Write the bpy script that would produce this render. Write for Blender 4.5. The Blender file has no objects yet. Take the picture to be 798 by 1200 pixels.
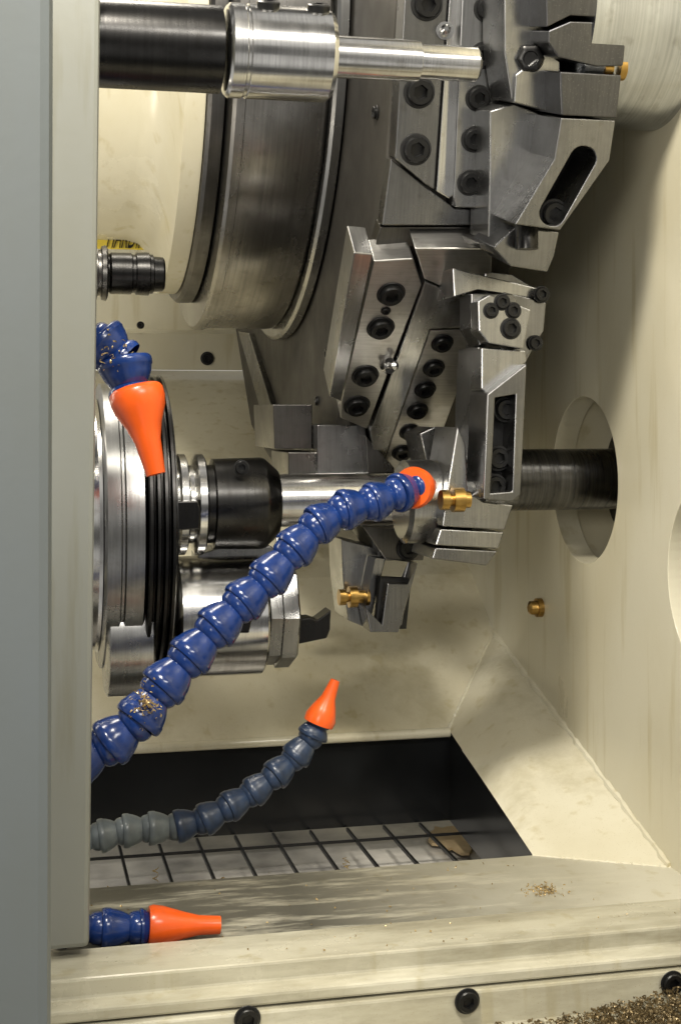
import bpy, bmesh, math, random
from math import sin, cos, pi, radians
from mathutils import Vector, Matrix
from mathutils.geometry import tessellate_polygon
random.seed(7)
scn = bpy.context.scene
COL = scn.collection

# ------------------------------------------------------------------ survey
# Camera at the origin; sight lines of the photograph are intersected with the
# real planes of the machine (wall, turret faces, tool block faces).
YAW = radians(13); F = 1667.0
FW = Vector((sin(YAW), cos(YAW), 0)); RT = Vector((cos(YAW), -sin(YAW), 0)); UP = Vector((0, 0, 1))
def hit(px, py, pl):
    d = FW + RT*((px-399)/F) + UP*((480-py)/F)
    return d*(pl[0].dot(pl[1])/d.dot(pl[1]))
AX = Vector((0, 3.56, .909))
def TF(phi, r):
    a = radians(phi); n = Vector((0, -cos(a), -sin(a)))
    return (AX+n*r, n, Vector((1, 0, 0)), Vector((0, -sin(a), cos(a))))
def PY(y): return (Vector((0, y, 0)), Vector((0, -1, 0)), Vector((1, 0, 0)), Vector((0, 0, 1)))
def PX(x): return (Vector((x, 0, 0)), Vector((-1, 0, 0)), Vector((0, -1, 0)), Vector((0, 0, 1)))
def PZ(z): return (Vector((0, 0, z)), Vector((0, 0, 1)), None, None)

# ------------------------------------------------------------------ materials
def newmat(name):
    m = bpy.data.materials.new(name); m.use_nodes = True
    nt = m.node_tree; b = nt.nodes['Principled BSDF']
    return m, nt, b
def N(nt, t, **k):
    n = nt.nodes.new(t)
    for a, v in k.items(): setattr(n, a, v)
    return n
def coords(nt, scale=(1, 1, 1)):
    tc = N(nt, 'ShaderNodeTexCoord'); mp = N(nt, 'ShaderNodeMapping')
    mp.inputs['Scale'].default_value = scale
    nt.links.new(tc.outputs['Object'], mp.inputs['Vector']); return mp.outputs['Vector']
def noise(nt, scale, detail=5, rough=.5):
    n = N(nt, 'ShaderNodeTexNoise'); n.inputs['Scale'].default_value = 1; n.inputs['Detail'].default_value = detail
    n.inputs['Roughness'].default_value = rough
    nt.links.new(coords(nt, scale), n.inputs['Vector']); return n.outputs['Fac']
def ramp(nt, src, p0, c0, p1, c1):
    r = N(nt, 'ShaderNodeValToRGB'); e = r.color_ramp.elements
    e[0].position = p0; e[0].color = (*c0, 1); e[1].position = p1; e[1].color = (*c1, 1)
    nt.links.new(src, r.inputs['Fac']); return r.outputs['Color']
def g(v): return (v, v, v)
def mulcol(nt, a, b, fac=1.0, mode='MULTIPLY'):
    m = N(nt, 'ShaderNodeMix', data_type='RGBA', blend_type=mode)
    if isinstance(fac, float): m.inputs[0].default_value = fac
    else: nt.links.new(fac, m.inputs[0])
    nt.links.new(a, m.inputs[6])
    if isinstance(b, tuple): m.inputs[7].default_value = (*b, 1)
    else: nt.links.new(b, m.inputs[7])
    return m.outputs[2]
def bump(nt, b, src, s, d=.002):
    bp = N(nt, 'ShaderNodeBump'); bp.inputs['Strength'].default_value = s; bp.inputs['Distance'].default_value = d
    nt.links.new(src, bp.inputs['Height']); nt.links.new(bp.outputs['Normal'], b.inputs['Normal'])
def mrange(nt, src, a, b, c, d):
    mr = N(nt, 'ShaderNodeMapRange')
    for i, v in enumerate((a, b, c, d)): mr.inputs[i+1].default_value = v
    nt.links.new(src, mr.inputs[0]); return mr.outputs[0]

def steel(name, base, r0, r1, stretch=(6, 6, 6), fine=(220, 12, 12), lo=.6, specks=0, bm=.2, fc=.8, metal=1.0):
    m, nt, b = newmat(name)
    b.inputs['Metallic'].default_value = metal
    n1 = noise(nt, stretch, 7, .6); n2 = noise(nt, fine, 3)
    c = ramp(nt, n1, .32, tuple(x*lo for x in base), .66, base)
    c = mulcol(nt, c, ramp(nt, n2, .3, g(fc), .7, g(1)))
    n5 = noise(nt, (38, 38, 38), 4)
    c = mulcol(nt, c, ramp(nt, n5, .28, (.66, .64, .6), .42, g(1)), .5)
    if specks:
        v = N(nt, 'ShaderNodeTexVoronoi'); nt.links.new(coords(nt, (specks, specks, specks)), v.inputs['Vector'])
        s = ramp(nt, v.outputs['Distance'], .05, g(1), .13, g(0))
        c = mulcol(nt, c, (.55, .54, .5), s, 'MIX')
    nt.links.new(c, b.inputs['Base Color'])
    nt.links.new(mrange(nt, n1, .3, .7, r1, r0), b.inputs['Roughness'])
    bump(nt, b, n2, bm, .0005)
    return m
def paint(name, base, rough=.3, dirt=.12, dots=.5, stain=None, sc=(2.2, 2.2, 1.2)):
    m, nt, b = newmat(name)
    n1 = noise(nt, sc, 8, .6)
    c = ramp(nt, n1, .28, tuple(x*(1-dirt)*k for x, k in zip(base, (1, .96, .85))), .6, base)
    if dots > 0:
        v = N(nt, 'ShaderNodeTexVoronoi'); nt.links.new(coords(nt, (46, 46, 38)), v.inputs['Vector'])
        s = ramp(nt, v.outputs['Distance'], .06, (.5, .42, .26), .13, g(1))
        c = mulcol(nt, c, s, dots)
        n3 = noise(nt, (30, 30, 2.5), 4)
        c = mulcol(nt, c, ramp(nt, n3, .30, (.78, .73, .58), .42, g(1)), .6)
    rr = mrange(nt, n1, 0, 1, rough-.12, rough+.15)
    if stain:
        ns = noise(nt, stain[0], 9, .68)
        f = ramp(nt, ns, stain[1], g(0), stain[2], g(1))
        if stain[4]:
            tc = N(nt, 'ShaderNodeTexCoord'); sx = N(nt, 'ShaderNodeSeparateXYZ'); nt.links.new(tc.outputs['Object'], sx.inputs[0])
            f = mulcol(nt, f, ramp(nt, mrange(nt, sx.outputs[0], stain[4][0], stain[4][1], 1, 0), 0, g(0), 1, g(1)))
        c = mulcol(nt, c, stain[3], f, 'MIX')
    nt.links.new(c, b.inputs['Base Color']); nt.links.new(rr, b.inputs['Roughness'])
    n4 = noise(nt, (60, 60, 60), 4)
    bump(nt, b, n4, .10, .002)
    return m
def plain(name, base, rough=.4, metal=0, var=.25, sc=25, bmp=.1, **k):
    m, nt, b = newmat(name)
    n1 = noise(nt, (sc, sc, sc), 5)
    nt.links.new(ramp(nt, n1, .3, tuple(x*(1-var) for x in base), .65, base), b.inputs['Base Color'])
    b.inputs['Roughness'].default_value = rough; b.inputs['Metallic'].default_value = metal
    bump(nt, b, n1, bmp, .002)
    for a, v in k.items(): b.inputs[a.replace('_', ' ')].default_value = v
    return m
M_STEEL = steel('machined_steel', (.43, .43, .425), .2, .38, lo=.66)
M_LOW = steel('lightened_slide_steel', (.60, .59, .57), .28, .46, lo=.7, fine=(12, 260, 260))  # steel colour lightened so the dim down-facing plates look lit
M_RING = steel('brushed_ring_steel', (.44, .425, .40), .18, .34, stretch=(7, 3, 3), fine=(170, 3, 3), lo=.45, bm=.12, fc=.72)
M_DSTEEL = steel('dark_turret_steel', (.15, .145, .138), .24, .42, lo=.6)
M_DRUM = steel('dark_drum_steel', (.075, .070, .062), .42, .6, lo=.6, metal=.6)
M_BLOCK = steel('tool_block_steel', (.26, .26, .26), .2, .40, lo=.62, specks=105)
M_SPECK = steel('splashed_grey_steel', (.13, .13, .135), .28, .46, lo=.7, specks=70)
M_BRIGHT = steel('bright_ground_steel', (.72, .715, .70), .14, .26, stretch=(14, 3, 3), fine=(350, 5, 5), lo=.72, bm=.08, fc=.84)
M_BOSS = steel('brushed_boss_steel', (.58, .605, .64), .2, .3, stretch=(6, 3, 3), fine=(240, 4, 4), lo=.7, bm=.1, fc=.78)
M_BAR = steel('dark_ground_bar_steel', (.15, .15, .152), .18, .32, stretch=(90, 4, 4), fine=(330, 5, 5), lo=.5, bm=.3, fc=.6)
M_BLACKM = steel('black_oxide_steel', (.055, .054, .053), .22, .38, lo=.5, fine=(200, 6, 6))
M_BOLT = plain('black_bolt_steel', (.022, .022, .022), .28, .6, .4, 60)
M_HOLE = plain('recess_shade', (.008, .008, .008), .5)  # near-black colour stands in for shade in slots and around bolt heads
M_BRASS = plain('brass', (.48, .30, .09), .32, 1, .45, 40)
CR = (.68, .645, .505)
M_CREAM = paint('cream_enamel_wall', CR, dirt=.12, dots=.45)
M_CREAMW = paint('cream_enamel_wet_chute', (.72, .68, .53), rough=.18, dirt=.2, dots=1.0,
                 stain=((3.5, 3.5, 3.5), .52, .74, (.47, .42, .27), None))
M_SILL = paint('cream_enamel_sill', (.53, .51, .41), rough=.26, dirt=.3, dots=.9, stain=((3, 14, 14), .42, .68, (.27, .25, .18), None))
M_LEDGE = paint('cream_enamel_muddy', (.58, .555, .45), rough=.32, dirt=.3, dots=.8,
                stain=((4, 22, 8), .27, .50, (.075, .072, .058), (.02, .66)))
M_HOUS = paint('cream_housing_enamel', (.62, .59, .465), rough=.26, dirt=.14, dots=.3)
M_PANEL = paint('pale_grey_enamel', (.20, .208, .192), rough=.34, dirt=.05, dots=.06)
M_DOOR = paint('blue_grey_enamel', (.118, .134, .139), rough=.42, dirt=.04, dots=.0)
M_BLUE = plain('blue_hose_plastic', (.009, .034, .165), .2, 0, .45, 30, .12)
M_BLUED = plain('dusty_navy_hose_plastic', (.02, .038, .082), .32, 0, .5, 40, .2)
M_GREYB = plain('grey_blue_hose_plastic', (.22, .255, .27), .3, 0, .35, 40, .2, Transmission_Weight=.45)
M_ORANGE = plain('orange_nozzle_plastic', (.82, .11, .012), .28, 0, .28, 12, .1)
M_PIT = plain('oily_black_pit_metal', (.012, .013, .014), .2, 0, .5, 8, .3)
M_TRAY = plain('pale_wet_tray', (.80, .77, .71), .16, 0, .75, 5, .3)
M_GRATE = plain('black_grate_steel', (.01, .01, .01), .4)
M_CHIP = plain('bronze_metal_chips', (.62, .46, .22), .35, .6, .6, 50)
M_CHIPD = plain('dull_golden_chips', (.27, .20, .10), .36, .5, .7, 90)
M_YEL = plain('yellow_plate', (.75, .58, .05), .4)
M_TAN = plain('tan_residue', (.62, .47, .27), .6)

# ------------------------------------------------------------------ builders
def finish(name, me, mat, parent=None, label=None, bevel=0, origin=True, ang=35, flat=False):
    if not flat:
        for p in me.polygons: p.use_smooth = True
        me.set_sharp_from_angle(angle=radians(ang))
    me.materials.append(mat)
    ob = bpy.data.objects.new(name, me); COL.objects.link(ob)
    if origin and len(me.vertices):
        c = sum((v.co for v in me.vertices), Vector())/len(me.vertices)
        me.transform(Matrix.Translation(-c)); ob.location = c
    if bevel:
        md = ob.modifiers.new('Bevel', 'BEVEL'); md.width = bevel; md.segments = 2; md.limit_method = 'ANGLE'; md.angle_limit = radians(32)
    if parent:
        ob.parent = parent; ob.matrix_parent_inverse = Matrix.Translation(-parent.location)
    if label: ob['label'] = label
    return ob
def thing(name, loc, label, cat, group=None):
    e = bpy.data.objects.new(name, None); e.location = loc; e.empty_display_size = .05; COL.objects.link(e)
    e['label'] = label; e['category'] = cat
    if group: e['group'] = group
    return e
def tag(o, label, cat, group=None):
    o['label'] = label; o['category'] = cat
    if group: o['group'] = group
    return o
def extrude3(name, outer, holes, off, mat, **k):
    loops = [outer]+holes
    flat = [p for l in loops for p in l]
    tris = tessellate_polygon(loops)
    bm = bmesh.new()
    a = [bm.verts.new(p) for p in flat]; b = [bm.verts.new(p+off) for p in flat]
    if not holes:
        bm.faces.new(a); bm.faces.new(b[::-1])
    else:
        for t in tris:
            try: bm.faces.new([a[i] for i in t]); bm.faces.new([b[i] for i in reversed(t)])
            except ValueError: pass
    o = 0
    for l in loops:
        n = len(l)
        for i in range(n):
            j = (i+1) % n
            bm.faces.new([a[o+i], b[o+i], b[o+j], a[o+j]])
        o += n
    bmesh.ops.recalc_face_normals(bm, faces=bm.faces)
    me = bpy.data.meshes.new(name); bm.to_mesh(me); bm.free()
    return finish(name, me, mat, flat=True, **k)
def slab(name, pts, pl, th, mat, parent=None, holes=(), bevel=.0022, **k):
    o = [hit(x, y, pl) for x, y in pts]
    hs = [[hit(x, y, pl) for x, y in h] for h in holes]
    return extrude3(name, o, hs, -pl[1]*th, mat, parent=parent, bevel=bevel, **k)
def basis(axis):
    z = axis.normalized(); t = Vector((0, 0, 1)) if abs(z.z) < .9 else Vector((1, 0, 0))
    x = t.cross(z).normalized(); y = z.cross(x); return x, y, z
def lathe_bm(bm, prof, org, axis, seg=48, hexr=None):
    x, y, z = basis(axis); rings = []
    for k, (h, r) in enumerate(prof):
        if r <= 1e-6: rings.append([bm.verts.new(org+z*h)]); continue
        ring = []
        for i in range(seg):
            a = 2*pi*i/seg; rr = r
            if hexr and k in hexr:
                s = (a % (pi/3))-pi/6; rr = r*cos(pi/6)/cos(s)
            ring.append(bm.verts.new(org+z*h+(x*cos(a)+y*sin(a))*rr))
        rings.append(ring)
    fs = []
    for A, B in zip(rings, rings[1:]):
        for i in range(seg):
            j = (i+1) % seg
            if len(A) == 1 and len(B) == 1: continue
            if len(A) == 1: f = [A[0], B[j], B[i]]
            elif len(B) == 1: f = [A[i], A[j], B[0]]
            else: f = [A[i], A[j], B[j], B[i]]
            fs.append(bm.faces.new(f))
    return fs
def lathe(name, prof, org, axis, mat, seg=48, hexr=None, cap=True, **k):
    prof = list(prof)
    if cap:
        if prof[0][1] > 0: prof = [(prof[0][0], 0)]+prof; hexr = [i+1 for i in hexr] if hexr else None
        if prof[-1][1] > 0: prof = prof+[(prof[-1][0], 0)]
    bm = bmesh.new(); lathe_bm(bm, prof, org, axis, seg, hexr)
    bmesh.ops.recalc_face_normals(bm, faces=bm.faces)
    me = bpy.data.meshes.new(name); bm.to_mesh(me); bm.free()
    return finish(name, me, mat, **k)
XV = Vector((1, 0, 0))
def xl(name, prof, y, z, mat, parent=None, **k):
    return lathe(name, prof, Vector((0, y, z)), XV, mat, parent=parent, **k)
def mk_bolt():
    bm = bmesh.new()
    lathe_bm(bm, [(-.1, 0), (-.1, 1.0), (.40, 1.0), (.52, .9), (.52, .60), (.46, .56), (.05, .54), (.02, 0)], Vector(), Vector((0, 0, 1)), 36, hexr=[4, 5, 6])
    f2 = lathe_bm(bm, [(.02, .98), (.05, 1.0), (.06, 1.2), (0, 1.24)], Vector(), Vector((0, 0, 1)), 36)
    for f in f2: f.material_index = 1  # flat dark ring paints in the shade of a counterbore
    bmesh.ops.recalc_face_normals(bm, faces=bm.faces)
    me = bpy.data.meshes.new('bolt'); bm.to_mesh(me); bm.free()
    for p in me.polygons: p.use_smooth = True
    me.set_sharp_from_angle(angle=radians(30))
    me.materials.append(M_BOLT); me.materials.append(M_HOLE)
    return me
BOLT = mk_bolt()
def bolt(px, py, pl, r, parent=None, name='bolt'):
    ob = bpy.data.objects.new(name, BOLT); COL.objects.link(ob)
    p = hit(px, py, pl); q = pl[1].to_track_quat('Z', 'Y').to_matrix().to_4x4()
    q = q @ Matrix.Rotation(random.uniform(0, 1), 4, 'Z')
    M = Matrix.Translation(p+pl[1]*.001) @ q @ Matrix.Scale(r, 4)
    if parent:
        ob.parent = parent
        ob.matrix_parent_inverse = (Matrix.Translation(-parent.location) if parent.parent is None
            else (Matrix.Translation(parent.parent.location) @ parent.matrix_parent_inverse @ Matrix.Translation(parent.location)).inverted())
    ob.matrix_basis = M
    return ob

# ------------------------------------------------------------------ setting
def struct(o, kind='structure'): o['kind'] = kind; return o
def circ(cy, cz, r, x, n=64): return [Vector((x, cy+r*cos(2*pi*i/n), cz+r*sin(2*pi*i/n))) for i in range(n)]
WX = 1.149
rw = thing('side_wall', (WX, 2.75, -.8), 'cream painted side wall of machine enclosure with two round openings', 'wall')
o = extrude3('wall_panel', [Vector((WX, 1.2, -1.2)), Vector((WX, 5, -1.2)), Vector((WX, 5, 2.4)), Vector((WX, 1.2, 2.4))],
             [circ(2.75, -.145, .172, WX), circ(2.19, -.288, .172, WX)], Vector((.05, 0, 0)), M_CREAM, parent=rw, bevel=.004)
for cy, cz in ((2.75, -.145), (2.19, -.288)):
    lathe('opening_sleeve', [(.04, .18), (.16, .18), (.16, .0)], Vector((WX, cy, cz)), XV, M_CREAM, cap=False, parent=rw)
    lathe('bushing_ring', [(.13, .085), (.10, .09), (.10, .12), (.15, .125), (.15, .085)], Vector((WX, cy, cz)), XV, M_BLACKM, cap=False, parent=rw)
def poly(name, faces, mat, **k):
    bm = bmesh.new()
    for f in faces: bm.faces.new([bm.verts.new(Vector(p)) for p in f])
    bmesh.ops.remove_doubles(bm, verts=bm.verts, dist=1e-5)
    me = bpy.data.meshes.new(name); bm.to_mesh(me); bm.free()
    o = finish(name, me, mat, **k); return o
XL = -.5
bw = thing('back_wall', (.3, 3.5, -.5), 'cream sloping rear wall of machine enclosure, oily and streaked', 'wall')
poly('chute_slope', [
    [(XL, 3.09, -.726), (.965, 3.09, -.726), (WX, 3.31, -.543), (XL, 3.31, -.543)],
    [(XL, 3.31, -.543), (WX, 3.31, -.543), (WX, 3.48, -.42), (XL, 3.48, -.42)],
    [(XL, 3.48, -.42), (WX, 3.48, -.42), (WX, 4.72, .13), (XL, 4.72, .13)]], M_CREAMW, parent=bw, ang=10)
poly('rear_panel', [[(XL, 4.68, .13), (WX, 4.68, .13), (WX, 4.68, .25), (XL, 4.68, .25)],
    [(XL, 4.68, .25), (WX, 4.68, .25), (WX, 4.8, .27), (XL, 4.8, .27)],
    [(XL, 4.8, .27), (WX, 4.8, .27), (WX, 4.8, 2.4), (XL, 4.8, 2.4)]], M_CREAM, parent=bw, ang=10)
bolt(243, 420, PY(4.67), .018, bw)
bolt(165, 381, PY(4.67), .010, bw)
lathe('drip_lip', [(-1.46, .011), (0, .011)], Vector((.965, 3.085, -.731)), XV, M_CREAMW, seg=12, parent=bw)
fl = poly('floor', [[(XL, 2.13, -.82), (WX, 2.13, -.82), (WX, 2.35, -.82), (.933, 2.47, -.82), (XL, 2.47, -.82)]], M_LEDGE)
struct(fl)
fs = poly('floor_side_slope', [[(WX, 3.31, -.543), (.965, 3.09, -.726), (.933, 2.47, -.82), (WX, 2.35, -.82)]], M_CREAMW)
tag(fs, 'cream sloped side plate beside the chip opening', 'panel')
def tube(name, pts, r, mat, jitter=0, parent=None, seg=8, **k):
    bm = bmesh.new(); prev = None
    for i, p in enumerate(pts):
        d = (pts[min(i+1, len(pts)-1)]-pts[max(i-1, 0)]); x, y, z = basis(d)
        rr = r*(1+random.uniform(-jitter, jitter))
        ring = [bm.verts.new(p+(x*cos(2*pi*j/seg)+y*sin(2*pi*j/seg))*rr) for j in range(seg)]
        if prev:
            for j in range(seg): bm.faces.new([prev[j], prev[(j+1) % seg], ring[(j+1) % seg], ring[j]])
        else: bm.faces.new(ring[::-1])
        prev = ring
    bm.faces.new(prev)
    bmesh.ops.recalc_face_normals(bm, faces=bm.faces)
    me = bpy.data.meshes.new(name); bm.to_mesh(me); bm.free()
    return finish(name, me, mat, parent=parent, **k)
def seam(name, a, b, r, mat, parent=None, n=60):
    a = Vector(a); b = Vector(b)
    return tube(name, [a.lerp(b, i/n)+Vector((random.uniform(-1, 1), random.uniform(-1, 1), random.uniform(-1, 1)))*r*.25 for i in range(n+1)], r, mat, .3, parent)
seam('weld_bead', (WX, 3.31, -.543), (WX, 2.35, -.82), .007, M_CREAM, rw)
seam('weld_bead', (WX, 3.31, -.543), (WX, 3.9, -.23), .006, M_CREAM, rw)
seam('weld_bead', (WX, 3.31, -.543), (.965, 3.09, -.726), .004, M_CREAM, rw)
seam('weld_bead', (WX, 2.35, -.82), (.933, 2.47, -.82), .003, M_CREAM, rw)

# pit, grate
pit = poly('chip_pit', [[(XL, 3.1, -.735), (1.0, 3.1, -.735), (1.0, 3.1, -.935), (XL, 3.1, -.935)],
    [(.97, 3.1, -.735), (.94, 2.47, -.825), (.94, 2.47, -.955), (.97, 3.1, -.935)],
    [(XL, 2.47, -.822), (.94, 2.47, -.822), (.94, 2.47, -.9), (XL, 2.47, -.9)]], M_PIT)
tag(pit, 'oily black chip pit below rectangular floor opening', 'pit')
tr = poly('chip_tray', [[(XL, 1.9, -1.03), (1.4, 1.9, -1.03), (1.4, 3.5, -1.0), (XL, 3.5, -1.0)]], M_TRAY)
tag(tr, 'pale wet tray under black floor grate', 'tray')
bm = bmesh.new()
def addbox(bm, a, b):
    vs = [bm.verts.new((x, y, z)) for x in (a[0], b[0]) for y in (a[1], b[1]) for z in (a[2], b[2])]
    for f in ((0, 1, 3, 2), (4, 6, 7, 5), (0, 4, 5, 1), (2, 3, 7, 6), (0, 2, 6, 4), (1, 5, 7, 3)): bm.faces.new([vs[i] for i in f])
x = -.45
while x < .97:
    addbox(bm, (x, 2.3, -.940), (x+.0055, 3.09, -.933)); x += .084
for y in (2.40, 2.60, 2.80, 3.0):
    addbox(bm, (XL, y, -.939), (.968, y+.006, -.934))
me = bpy.data.meshes.new('floor_grate'); bm.to_mesh(me); bm.free()
gr = finish('floor_grate', me, M_GRATE); tag(gr, 'black square-mesh steel grate over the chip tray', 'grate')
rp = []
c = hit(527, 985, PZ(-1.0))
for i in range(22):
    a = 2*pi*i/22; r = random.uniform(.055, .1); rp.append(c+Vector((r*.7*cos(a), r*1.3*sin(a), 0)))
rs = extrude3('residue_clump', rp, [], Vector((0, 0, .006)), M_TAN); tag(rs, 'tan sludge patch lying on the pale tray', 'residue')

# front sill
sl = thing('door_sill', (.5, 2.05, -.91), 'cream stained door sill rail with black bolts', 'sill')
def prof_x(name, pts, mat, parent, bevel=.004):
    return extrude3(name, [Vector((-.6, a, b)) for a, b in pts], [], Vector((2.4, 0, 0)), mat, parent=parent, bevel=bevel)
prof_x('rail', [(2.145, -.83), (2.145, -.80), (2.03, -.80), (2.03, -.828), (2.0, -.832), (2.0, -.85), (2.145, -.85)], M_SILL, sl)
prof_x('lower_face', [(2.02, -.853), (1.99, -.853), (1.985, -.905), (1.6, -.915), (1.6, -.95), (2.02, -.95)], M_SILL, sl)
for px, py in ((290, 1194), (547, 1173), (787, 1152)): bolt(px, py, PY(1.984), .0155, sl)

# left door panels
ip = slab('inner_frame_panel', [(30, -90), (119, -90), (105, 1111), (30, 1118)], PY(2.1), .05, M_PANEL, bevel=.008)
tag(ip, 'pale grey-green door frame post standing on sill', 'door frame')
od = slab('machine_door', [(-160, -120), (63, -120), (60, 1320), (-160, 1320)], PY(1.6), .05, M_DOOR, bevel=.014)
tag(od, 'smooth blue-grey sliding machine door panel', 'door')

# ------------------------------------------------------------------ turret
tt = thing('tool_turret', tuple(AX+Vector((.6, 0, 0))), 'large twelve-sided steel tool turret with cream housing', 'turret')
xl('housing', [(-.5, .50), (.27, .50), (.30, .508), (.325, .53), (.342, .57), (.35, .605), (.356, .618), (.40, .618)], AX.y, AX.z, M_HOUS, tt, seg=128)
xl('seal_ring', [(.402, .60), (.402, .632), (.41, .64), (.437, .64), (.44, .63), (.44, .60)], AX.y, AX.z, M_DSTEEL, tt, seg=128)
xl('bearing_ring', [(.443, .6), (.443, .66), (.445, .70), (.452, .708), (.470, .708), (.472, .703), (.63, .703), (.64, .703), (.648, .695), (.648, .6)], AX.y, AX.z, M_RING, tt, seg=160)
xl('flange_ring', [(.650, .65), (.650, .722), (.656, .73), (.674, .73), (.677, .72), (.677, .6)], AX.y, AX.z, M_STEEL, tt, seg=160)
bm = bmesh.new(); rings = []
for X, R in ((.680, .5), (.682, 1.10), (.70, 1.136), (.95, 1.139), (.955, .3)):
    rings.append([bm.verts.new((X, AX.y-R*cos(radians(30*i)), AX.z-R*sin(radians(30*i)))) for i in range(12)])
for A, B in zip(rings, rings[1:]):
    for i in range(12): bm.faces.new([A[i], A[(i+1) % 12], B[(i+1) % 12], B[i]])
bm.faces.new(rings[0]); bm.faces.new(rings[-1][::-1])
bmesh.ops.recalc_face_normals(bm, faces=bm.faces)
me = bpy.data.meshes.new('drum'); bm.to_mesh(me); bm.free()
finish('drum', me, M_DRUM, parent=tt, bevel=.004, flat=True)
for px, py, r in ((441, 132, .012), (410, 325, .017), (385, 415, .013), (372, 470, .010)): bolt(px, py, PX(.680), r, tt)
slab('edge_plate', [(279, 388), (291, 390), (319, 480), (308, 491)], PX(.665), .03, M_BLOCK, tt)
def capsule(a, b, r, n=10):
    a = Vector(a); b = Vector(b); d = (b-a).normalized(); out = []
    t = math.atan2(d.y, d.x)
    for i in range(n+1): q = t+pi/2+pi*i/n; out.append((a.x+r*cos(q), a.y+r*sin(q)))
    for i in range(n+1): q = t-pi/2+pi*i/n; out.append((b.x+r*cos(q), b.y+r*sin(q)))
    return out
P = TF(15, 1.155)
p = slab('clamp_plate', [(479, -90), (531, -90), (509, 222), (499, 216), (463, 186)], P, .05, M_BLOCK, tt)
for q in ((503, -50), (500, 5), (491, 108), (487, 175)): bolt(*q, P, .0235, p)
P = TF(15, 1.135)
slab('gib_strip', [(532, -90), (545, -90), (531, 236), (511, 224)], P, .03, M_BRIGHT, tt)
P = TF(15, 1.165)
p = slab('clamp_plate', [(545, -90), (592, -90), (585, 130), (567, 244), (534, 243), (531, 232)], P, .06, M_STEEL, tt)
for q in ((573, -40), (570, 10), (565, 65), (560, 115), (555, 163), (550, 214)): bolt(*q, P, .0195, p)
NIP = [(0, .009), (.012, .009), (.012, .016), (.02, .016), (.02, .008), (.03, .006), (.036, .009), (.042, .004)]
lathe('grease_nipple', NIP, hit(520, 38, TF(15, 1.14)), Vector((-.2, -1, -.1)), M_BRIGHT, seg=16, parent=tt)
slab('wedge_block', [(458, 186), (505, 224), (533, 244), (566, 246), (566, 264), (448, 264)], TF(15, 1.135), .04, M_BLOCK, tt)
slab('wedge_block', [(446, 266), (572, 266), (572, 289), (440, 289)], TF(30, 1.15), .04, M_DSTEEL, tt)

# lower slide plates
P = TF(45, 1.19)
slab('edge_bar', [(415, 296), (437, 298), (400, 471), (386, 465)], P, .08, M_STEEL, tt)
P = TF(45, 1.165)
p = slab('clamp_plate', [(438, 306), (484, 303), (494, 334), (430, 503), (399, 490), (400, 470)], P, .065, M_LOW, tt)
for q in ((458, 344), (446, 384), (428, 440), (418, 475)): bolt(*q, P, .0225, p)
bolt(452, 364, P, .008, p)
lathe('grease_nipple', NIP, hit(449, 429, TF(45, 1.165)), Vector((.5, -1, 0)), M_BRIGHT, seg=16, parent=tt)
slab('slide_plate', [(498, 330), (548, 352), (548, 384), (504, 386), (442, 562), (434, 506)], TF(45, 1.169), .07, M_STEEL, tt)
P = TF(45, 1.162)
p = slab('clamp_plate', [(504, 387), (552, 386), (556, 405), (500, 556), (444, 568), (442, 562)], P, .06, M_LOW, tt)
for q in ((518, 402), (508, 431), (498, 456), (489, 481), (480, 506), (471, 530)): bolt(*q, P, .0185, p)
slab('shoulder_block', [(486, 291), (576, 291), (576, 318), (549, 350), (497, 327)], TF(45, 1.168), .06, M_LOW, tt)
slab('station_block', [(320, 474), (366, 474), (366, 526), (322, 526)], PY(2.98), .25, M_DSTEEL, tt)
slab('station_block', [(372, 498), (428, 498), (434, 560), (372, 560)], PY(2.93), .25, M_BLOCK, tt)
slab('station_block', [(338, 530), (372, 530), (372, 560), (338, 560)], PY(2.95), .2, M_DSTEEL, tt)
slab('station_block', [(428, 510), (462, 548), (462, 600), (432, 580)], PY(2.9), .2, M_DSTEEL, tt)
slab('guide_rod', [(334, 556), (470, 552), (470, 558), (334, 562)], PY(2.90), .03, M_BRIGHT, tt)

# ------------------------------------------------------------------ upper tool holder
uh = thing('tool_holder', tuple(hit(640, 200, TF(15, 1.25))), 'slotted steel tool holder with brass coolant fitting, upper station', 'tool holder', 'tool holders on the turret')
slab('base_block', [(574, 130), (602, 122), (652, 140), (610, 262), (604, 290), (572, 284), (574, 200)], TF(15, 1.25), .11, M_STEEL, uh)
slab('clamp_body', [(657, 138), (721, 141), (714, 188), (656, 270), (603, 263), (649, 186)], TF(15, 1.37), .13, M_BLOCK, uh,
     holes=[capsule((683, 186), (647, 250), 15)])
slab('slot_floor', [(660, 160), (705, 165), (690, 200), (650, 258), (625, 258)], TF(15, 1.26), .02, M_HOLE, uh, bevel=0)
bolt(648, 250, TF(15, 1.33), .021, uh)
slab('upper_body', [(656, 84), (728, 88), (722, 138), (658, 135)], TF(15, 1.375), .2, M_SPECK, uh)
slab('top_block', [(638, -90), (742, -90), (737, 22), (668, 18), (640, 32)], TF(15, 1.37), .16, M_SPECK, uh)
slab('top_block', [(668, 25), (735, 27), (730, 77), (700, 78), (654, 67), (642, 50), (642, 36)], TF(15, 1.365), .16, M_SPECK, uh)
slab('side_block', [(590, -90), (636, -90), (634, 62), (618, 84), (600, 118), (591, 60)], TF(15, 1.29), .12, M_STEEL, uh)
slab('side_block', [(604, 88), (640, 60), (656, 72), (656, 134), (602, 120)], TF(15, 1.30), .12, M_STEEL, uh)
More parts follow.
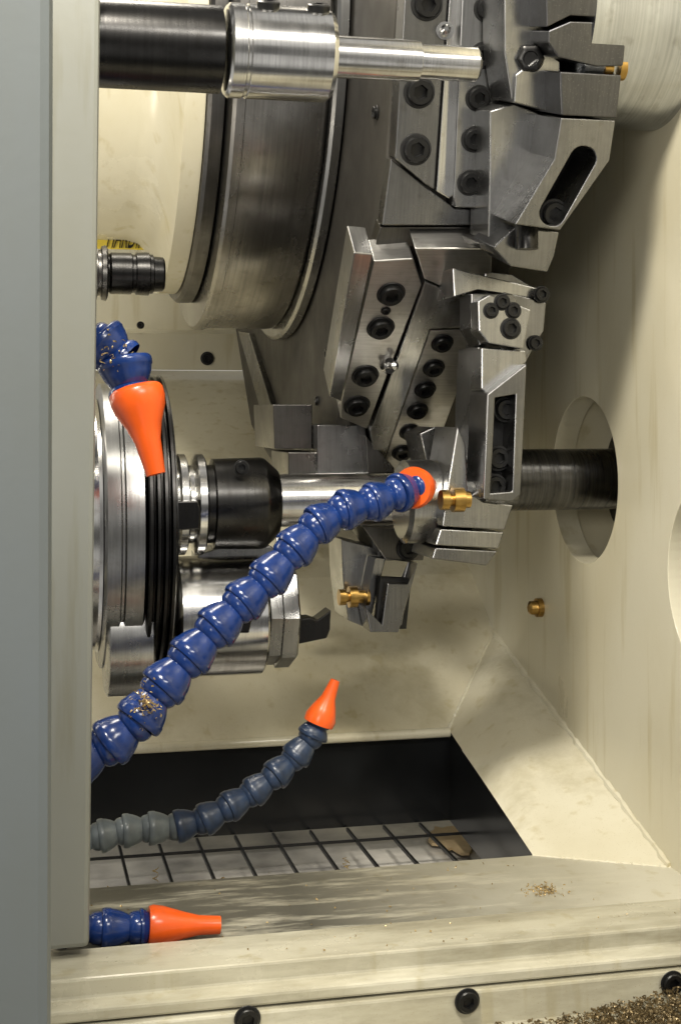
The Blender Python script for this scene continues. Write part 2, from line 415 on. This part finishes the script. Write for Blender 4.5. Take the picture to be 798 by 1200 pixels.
lathe('hex_nut', [(0, .024), (.012, .024), (.014, .020), (.014, .013), (.004, .012), (.004, 0)], hit(621, 69, TF(15, 1.292)), Vector((-.3, -1, -.2)), M_BLACKM, seg=36, hexr=[1, 2], parent=uh)
slab('foot_block', [(578, 290), (603, 266), (655, 272), (649, 300), (641, 319), (598, 312)], TF(15, 1.31), .12, M_BLOCK, uh)
slab('foot_block', [(560, 284), (598, 290), (598, 306), (563, 292)], TF(15, 1.26), .1, M_DSTEEL, uh)
lathe('knurled_screw', [(0, .02), (.04, .02), (.045, .017)], hit(617, 292, TF(15, 1.335)), UP, M_BLACKM, seg=24, parent=uh)
lathe('brass_fitting', [(-.03, .006), (-.015, .007), (-.015, .013), (0, .013), (0, .008), (.010, .008), (.010, .020), (.022, .020), (.022, .010)], hit(716, 80, TF(15, 1.34)), Vector((1, 0, 0)), M_BRASS, seg=24, parent=uh)

# ------------------------------------------------------------------ lower tool holder
lh = thing('tool_holder', tuple(hit(560, 600, PY(2.45))), 'steel boring-bar holder with slotted clamp and brass nozzle', 'tool holder', 'tool holders on the turret')
slab('holder_core', [(568, 318), (600, 322), (639, 346), (634, 390), (616, 425), (608, 585), (568, 588), (566, 480), (568, 400)], PY(2.56), .12, M_BLOCK, lh)
slab('rear_step', [(530, 314), (640, 340), (638, 352), (560, 340), (532, 348)], PY(2.50), .12, M_STEEL, lh)
slab('rear_step', [(590, 342), (640, 354), (637, 388), (616, 420), (600, 410)], PY(2.49), .12, M_BLOCK, lh)
slab('step_cover', [(552, 344), (600, 344), (606, 352), (606, 406), (562, 404), (552, 384)], PY(2.47), .07, M_BLOCK, lh)
P = PY(2.43)
p = slab('clamp_pad', [(560, 353), (574, 345), (622, 363), (613, 409), (572, 402), (561, 388)], P, .05, M_STEEL, lh)
for q, r in (((588, 354), .0125), ((575, 364), .012), ((601, 364), .0125), ((598, 385), .016)): bolt(*q, P, r, p)
bolt(634, 345, PY(2.485), .013, lh); bolt(627, 402, PY(2.485), .012, lh)
slab('neck_block', [(560, 406), (572, 406), (572, 470), (566, 585), (556, 560), (556, 480)], PY(2.50), .12, M_STEEL, lh)
slab('neck_cover', [(564, 408), (616, 411), (617, 424), (570, 461), (564, 456)], PY(2.44), .07, M_STEEL, lh)
slab('clamp_body', [(571, 462), (617, 426), (610, 580), (600, 588), (566, 585)], PY(2.40), .1, M_BLOCK, lh,
     holes=[[(580, 466), (604, 462), (600, 576), (575, 578)]])
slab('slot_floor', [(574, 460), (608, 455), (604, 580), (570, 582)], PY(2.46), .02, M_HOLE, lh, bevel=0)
for q in ((592, 480), (583, 537), (579, 570)): bolt(*q, PY(2.44), .019, lh)
slab('lower_body', [(526, 560), (536, 500), (545, 520), (548, 575), (566, 588), (601, 592), (591, 621), (518, 617)], PY(2.46), .14, M_STEEL, lh)
slab('lower_body', [(516, 620), (590, 624), (584, 643), (510, 639)], PY(2.465), .14, M_STEEL, lh)
slab('lower_body', [(510, 642), (583, 646), (570, 663), (540, 659), (506, 655)], PY(2.47), .14, M_BLOCK, lh)
slab('support_block', [(492, 508), (510, 500), (534, 520), (530, 545), (500, 542)], PY(2.72), .12, M_STEEL, lh)
slab('support_block', [(424, 616), (502, 620), (496, 657), (452, 657)], PY(2.72), .15, M_DSTEEL, lh)
bolt(478, 643, PY(2.718), .019, lh)
xl('collar', [(.705, .052), (.705, .068), (.712, .078), (.765, .078), (.767, .074), (.772, .074), (.774, .078), (.825, .078), (.83, .07)], 2.56, -.172, M_STEEL, lh, seg=64)
lathe('brass_nozzle', [(0, .01), (0, .018), (.014, .018), (.016, .011), (.022, .011), (.022, .022), (.042, .022), (.044, .015), (.054, .015)], hit(516, 586, PY(2.43)), XV, M_BRASS, seg=24, parent=lh)

hh = thing('tool_holder', tuple(hit(445, 650, PY(2.8))), 'small hanging steel tool holder with brass fitting and slot', 'tool holder', 'tool holders on the turret')
slab('clamp_body', [(440, 654), (490, 660), (467, 741), (434, 741), (428, 712)], PY(2.7), .06, M_BLOCK, hh,
     holes=[[(454, 684), (479, 684), (471, 733), (447, 735)]])
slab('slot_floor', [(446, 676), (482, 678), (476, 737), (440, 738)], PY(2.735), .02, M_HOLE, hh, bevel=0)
bolt(465, 708, PY(2.73), .018, hh)
slab('side_body', [(400, 632), (442, 642), (452, 655), (432, 737), (408, 727), (402, 680)], PY(2.765), .12, M_STEEL, hh)
lathe('brass_fitting', [(0, .008), (0, .016), (.013, .016), (.014, .010), (.020, .010), (.020, .021), (.036, .021), (.038, .013), (.054, .013), (.054, .018), (.06, .018)], hit(397, 700, PY(2.73)), XV, M_BRASS, seg=24, parent=hh)

# ------------------------------------------------------------------ bars and spindles
bb = thing('boring_bar', (1.0, 2.72, -.145), 'thick dark steel bar passing through the wall opening', 'bar')
xl('bar', [(.90, .0625), (1.25, .0625)], 2.74, -.143, M_BAR, bb, seg=64)
sp = thing('spindle_chuck', (.1, 2.75, -.22), 'steel spindle chuck with ribbed black ring and locking flange', 'chuck')
yz = (2.75, -.22)
xl('chuck_body', [(-.2, .235), (.15, .235), (.156, .24)], *yz, M_BRIGHT, sp, seg=96)
xl('chuck_body', [(.158, .262), (.162, .270), (.185, .270), (.188, .264), (.192, .264), (.195, .270), (.226, .270), (.23, .262)], *yz, M_STEEL, sp, seg=96)
prof = [(.231, .25)]
x = .232
for i in range(4): prof += [(x, .281), (x+.002, .286), (x+.007, .286), (x+.009, .281), (x+.009, .266), (x+.013, .266)]; x += .013
prof += [(x, .24), (x+.006, .20)]
xl('ribbed_ring', prof, *yz, M_BLACKM, sp, seg=96)
xl('face_plate', [(.290, .20), (.293, .19), (.293, .10)], *yz, M_STEEL, sp, seg=96)
xl('jaw_boss', [(.165, .10), (.17, .11), (.245, .11), (.25, .10)], 2.64, -.415, M_STEEL, sp, seg=64)
xl('locking_flange', [(.294, .07), (.302, .07), (.302, .092), (.306, .096), (.318, .096), (.322, .088), (.325, .075), (.332, .075), (.335, .088), (.339, .096), (.352, .096), (.356, .09), (.356, .06)], 2.70, -.18, M_BRIGHT, sp, seg=64)
slab('drive_key', [(206, 588), (232, 587), (236, 600), (234, 620), (208, 622)], PY(2.58), .06, M_BLACKM, sp)
th = thing('tool_arbor', (.45, 2.70, -.18), 'black tool arbor clamping a polished silver bar', 'tool')
xl('arbor_body', [(.356, .075), (.37, .075), (.372, .086), (.465, .088), (.472, .086), (.497, .064), (.499, .05)], 2.70, -.18, M_BLACKM, th, seg=64)
xl('shaft', [(.499, .051), (.74, .051)], 2.70, -.176, M_BRIGHT, th, seg=64)
bolt(283, 548, PY(2.62), .012, th)
lb = thing('lower_spindle', (.4, 2.75, -.40), 'silver machined lower spindle body with cutting insert', 'spindle')
xl('spindle_body', [(.30, .10), (.305, .112), (.31, .116), (.47, .116), (.474, .112)], 2.75, -.40, M_BRIGHT, lb, seg=64)
xl('end_cap', [(.476, .100), (.478, .106), (.50, .106), (.502, .112), (.53, .112), (.534, .106)], 2.75, -.395, M_STEEL, lb, seg=8)
slab('bracket', [(232, 650), (262, 640), (318, 640), (348, 672), (348, 690), (232, 690)], PY(2.74), .1, M_STEEL, lb)
slab('cutting_insert', [(350, 726), (364, 724), (372, 727), (388, 715), (387, 738), (383, 748), (350, 755)], PY(2.70), .05, M_BLACKM, lb)
slab('clamp_foot', [(262, 725), (296, 725), (292, 742), (266, 742)], PY(2.62), .05, M_BLACKM, lb)

ub = thing('boring_bar', (.3, 2.2, .56), 'black bar with silver collar and stepped silver shaft', 'bar')
zb = .560
xl('black_bar', [(-.3, .067), (.315, .067), (.317, .06)], 2.2, zb, M_BLACKM, ub, seg=64)
xl('collar', [(.322, .062), (.324, .068), (.329, .0725), (.349, .0725), (.351, .070), (.355, .070), (.357, .0725), (.483, .0725), (.491, .066), (.491, .03)], 2.2, zb, M_BRIGHT, ub, seg=96)
xl('shaft', [(.491, .033), (.635, .033), (.637, .028), (.732, .028), (.737, .023)], 2.2, zb, M_BRIGHT, ub, seg=64)
for px in (310, 368):
    c = hit(px, 9, PY(2.2))
    lathe('bolt', [(-.03, .018), (.004, .018), (.006, .014), (.006, .009), (-.006, .008), (-.006, 0)], Vector((c.x, 2.165, zb+.066)), Vector((0, -.45, 1)), M_BOLT, seg=36, hexr=[3, 4], parent=ub)

sh = thing('tool_arbor', (.2, 2.9, .27), 'small dark tool arbor with ringed flange under the housing', 'tool')
xl('arbor_body', [(-.1, .03), (.19, .038), (.195, .042), (.235, .042), (.237, .039), (.243, .039), (.245, .043), (.27, .044), (.272, .04), (.278, .04), (.28, .036), (.298, .035), (.302, .03)], 2.9, .275, M_BLACKM, sh)
xl('flange', [(.155, .03), (.155, .052), (.160, .056), (.166, .056), (.168, .046), (.174, .046), (.176, .054), (.184, .056), (.188, .05), (.188, .03)], 2.9, .275, M_DSTEEL, sh)

yp = thing('name_plate', tuple(hit(155, 285, PY(3.5))), 'yellow name plate with black lettering below the housing', 'sign')
slab('plate', [(100, 258), (188, 258), (188, 293), (100, 291)], PY(3.5), .006, M_YEL, yp, bevel=0)
cu = bpy.data.curves.new('t', 'FONT'); cu.body = 'HARDINGE'; cu.size = .085; cu.extrude = .001; cu.shear = .7
to = bpy.data.objects.new('t', cu); COL.objects.link(to)
bpy.context.view_layer.update()
me = bpy.data.meshes.new_from_object(to.evaluated_get(bpy.context.evaluated_depsgraph_get()))
bpy.data.objects.remove(to)
pp = hit(124, 290, PY(3.495))
me.transform(Matrix.Translation(pp) @ Matrix.Rotation(radians(90), 4, 'X') @ Matrix.Diagonal((.3, 1, 1, 1)))
finish('lettering', me, M_BLACKM, parent=yp)

tb = thing('bearing_boss', (WX, 2.42, .71), 'brushed pale metal cylinder boss on the side wall', 'bearing')
xl('boss', [(.94, .19), (.945, .20), (WX+.002, .20)], 2.40, .712, M_BOSS, tb, seg=96)
bf = thing('brass_plug', (WX, 3.05, -.4), 'small brass hex plug in cream wall', 'fitting')
lathe('plug', [(-.002, .021), (.012, .021), (.012, .016), (.026, .016), (.03, .010)], hit(634, 712, PX(WX)), Vector((-1, 0, 0)), M_BRASS, seg=36, hexr=[3, 4, 5], parent=bf)

# ------------------------------------------------------------------ hoses
def hose(pts, label, nozzle, mats):
    W = [hit(a, b, PY(y)) for a, b, y, r in pts]
    R = [r for *_, r in pts]
    e = thing('coolant_hose', tuple(W[0]), label, 'hose', 'segmented coolant hoses')
    for i in range(len(W)-1):
        a, b = W[i], W[i+1]; d = b-a; L = d.length; r = R[i]
        prof = [(-.05, .6), (-.08, .86), (-.06, .95), (-.01, .995), (.06, 1.0), (.17, .99), (.20, .955), (.36, .89), (.52, .79), (.62, .70), (.67, .66), (.69, .71), (.77, .79), (.9, .83), (1.03, .80)]
        m = mats[min(i, len(mats)-1)]
        bm = bmesh.new(); lathe_bm(bm, [(t*L, q*r) for t, q in prof], a, d, 32)
        bmesh.ops.recalc_face_normals(bm, faces=bm.faces)
        me = bpy.data.meshes.new('segment'); bm.to_mesh(me); bm.free()
        finish('segment', me, m, parent=e, ang=38)
    n0, n1, prof = nozzle
    a = hit(*n0[:2], PY(n0[2])); b = hit(*n1[:2], PY(n1[2])); L = (b-a).length
    lathe('nozzle', [(t*L, r) for t, r in prof], a, b-a, M_ORANGE, seg=40, cap=False, parent=e)
    return e
B, D, G_ = M_BLUE, M_BLUED, M_GREYB
hose([(88, 894, 2.28, .041), (128, 872, 2.28, .041), (162, 844, 2.28, .041), (190, 806, 2.29, .040), (221, 771, 2.30, .039), (252, 737, 2.31, .039), (283, 707, 2.32, .038),
      (313, 679, 2.33, .037), (343, 645, 2.34, .037), (371, 616, 2.35, .036), (402, 598, 2.36, .036), (436, 589, 2.37, .035), (466, 578, 2.38, .035), (490, 570, 2.40, .030)],
     'long bright blue segmented hose ending in orange nozzle at the collar',
     ((482, 572, 2.385), (503, 569, 2.47), [(0, .02), (0, .034), (.12, .037), (.3, .034), (1, .014), (1, .010), (.6, .010)]), [B])
hose([(85, 985, 2.45, .029), (118, 980, 2.45, .029), (146, 974, 2.45, .029), (176, 971, 2.45, .029), (208, 969, 2.45, .029), (239, 961, 2.45, .029), (268, 946, 2.45, .028),
      (296, 929, 2.46, .028), (322, 909, 2.46, .028), (346, 887, 2.47, .028), (366, 862, 2.47, .028), (374, 845, 2.47, .025)],
     'dusty blue-grey segmented hose curving up to orange nozzle over pit',
     ((373, 848, 2.47), (393, 797, 2.47), [(0, .018), (0, .027), (.15, .028), (.35, .022), (.6, .013), (.95, .009), (1, .008), (1, .005), (.6, .005)]), [G_, G_, G_, G_, D, D, D, D])
hose([(84, 390, 2.3, .040), (118, 402, 2.3, .046), (146, 424, 2.29, .044), (155, 466, 2.28, .036)],
     'short blue segmented hose elbow with large orange nozzle pointing down',
     ((158, 453, 2.28), (183, 556, 2.26), [(0, .02), (.0, .034), (.02, .040), (.06, .0435), (.16, .044), (.26, .041), (.44, .029), (.62, .021), (1, .0155), (1, .009), (.6, .009)]), [B])
hose([(70, 1088, 2.2, .030), (122, 1088, 2.2, .030), (165, 1087, 2.2, .028), (182, 1086, 2.2, .028)],
     'short blue segmented hose with orange nozzle lying on floor ledge',
     ((174, 1085, 2.2), (258, 1084, 2.2), [(0, .02), (0, .029), (.06, .031), (.2, .029), (.5, .020), (.7, .015), (1, .0135), (1, .008), (.6, .008)]), [B])

# ------------------------------------------------------------------ chips
def chips(name, gen, n, mat, label, s=(.006, .02), tmax=2.2):
    bm = bmesh.new()
    for _ in range(n):
        c = gen(); R = random.uniform(*s)*.5; w = random.uniform(.0012, .003)
        q = Matrix.Rotation(random.uniform(0, 6.3), 3, Vector((random.gauss(0, 1), random.gauss(0, 1), random.gauss(0, 1))).normalized())
        turns = random.uniform(.3, tmax); k = int(6*turns)+3; pitch = random.uniform(.2, .8)*R; prev = None
        for i in range(k):
            a = 2*pi*turns*i/k
            p0 = Vector((R*cos(a), R*sin(a), pitch*a/2)); p1 = p0+Vector((0, 0, w))
            v = (bm.verts.new(c+q@p0), bm.verts.new(c+q@p1))
            if prev: bm.faces.new([prev[0], v[0], v[1], prev[1]])
            prev = v
    me = bpy.data.meshes.new(name); bm.to_mesh(me); bm.free()
    o = finish(name, me, mat); o['kind'] = 'stuff'; tag(o, label, 'metal chips'); return o
def pile():
    x = random.gauss(.93, .13); x = min(max(x, .55), 1.3); y = random.uniform(1.75, 1.978)
    h = .045*math.exp(-((x-.98)/.16)**2)*(1-abs(y-1.9)/.25)
    return Vector((x, y, -.905+random.random()*max(h, .006)))
chips('metal_chips', pile, 9000, M_CHIPD, 'heap of fine golden metal chips in the sill channel', (.002, .009), 1.1)
def fsp():
    if random.random() < .8: return hit(637+random.gauss(0, 10), 1043+random.gauss(0, 3.5), PZ(-.8175))
    return Vector((random.uniform(.12, 1.1), random.uniform(2.15, 2.45), -.8185))
chips('metal_chips', fsp, 180, M_CHIP, 'small patch of bronze chips on the muddy ledge', (.002, .005), .8)
def hp():
    if random.random() < .25:
        c = hit(136+random.gauss(0, 9), 418+random.gauss(0, 9), PY(2.253)); return c
    c = hit(170+random.gauss(0, 7), 826+random.gauss(0, 10), PY(2.242)); return c+Vector((0, random.uniform(-.005, .008), 0))
chips('metal_chips', hp, 140, M_CHIP, 'bronze chips clinging to the blue hoses', (.003, .008), 1)
def gp(): return Vector((random.uniform(.1, .93), random.uniform(2.4, 3.05), -1.010+random.random()*.006))
chips('metal_chips', gp, 140, M_CHIP, 'loose chips on the tray below the grate', (.005, .014))
def rp2(): return Vector((random.uniform(.3, 1.1), random.uniform(2.04, 2.14), -.799))
chips('metal_chips', rp2, 25, M_CHIP, 'fine chips on the sill rail', (.002, .004), .8)

# ------------------------------------------------------------------ camera, light
cam = bpy.data.cameras.new('camera'); co = bpy.data.objects.new('camera', cam); COL.objects.link(co)
cam.lens = 50; cam.sensor_width = 36; cam.shift_y = -.1; cam.clip_start = .05; cam.clip_end = 100
co.rotation_euler = (radians(90), 0, -YAW); scn.camera = co

def area(name, loc, to, size, power, col, sy=None):
    l = bpy.data.lights.new(name, 'AREA'); l.energy = power; l.color = col; l.size = size
    if sy: l.shape = 'RECTANGLE'; l.size_y = sy
    o = bpy.data.objects.new(name, l); COL.objects.link(o); o.location = loc
    o.rotation_euler = (Vector(to)-Vector(loc)).to_track_quat('-Z', 'Y').to_euler()
area('work_lamp', (-.1, 1.0, 1.9), (.8, 3.0, -.3), .4, 95, (1, .935, .81))
area('hall_lamp', (1.2, -1.2, 2.4), (.6, 3, 0), 1.6, 80, (1, .95, .86), .4)
area('hall_lamp', (-.9, -.6, .5), (1.1, 2.8, .1), .7, 26, (1, .95, .86))
area('inner_lamp', (.15, 3.2, 2.2), (.45, 3.6, -.5), .3, 34, (1, .93, .80), 1.0)
area('chute_fill_light', (-.42, 2.75, .22), (.6, 3.5, -.5), .2, 5, (1, .92, .78), .5)  # unseen fill light added behind the door to brighten the lower rear wall
w = bpy.data.worlds.new('World'); scn.world = w; w.use_nodes = True
nt = w.node_tree; bg = nt.nodes['Background']
tc = N(nt, 'ShaderNodeTexCoord'); n1 = N(nt, 'ShaderNodeTexNoise'); n1.inputs['Scale'].default_value = 2.8; n1.inputs['Detail'].default_value = 2
nt.links.new(tc.outputs['Generated'], n1.inputs['Vector'])
nt.links.new(ramp(nt, n1.outputs['Fac'], .45, (.10, .098, .094), .57, (1.0, .97, .91)), bg.inputs['Color'])
bg.inputs['Strength'].default_value = .66
scn.view_settings.view_transform = 'Standard'
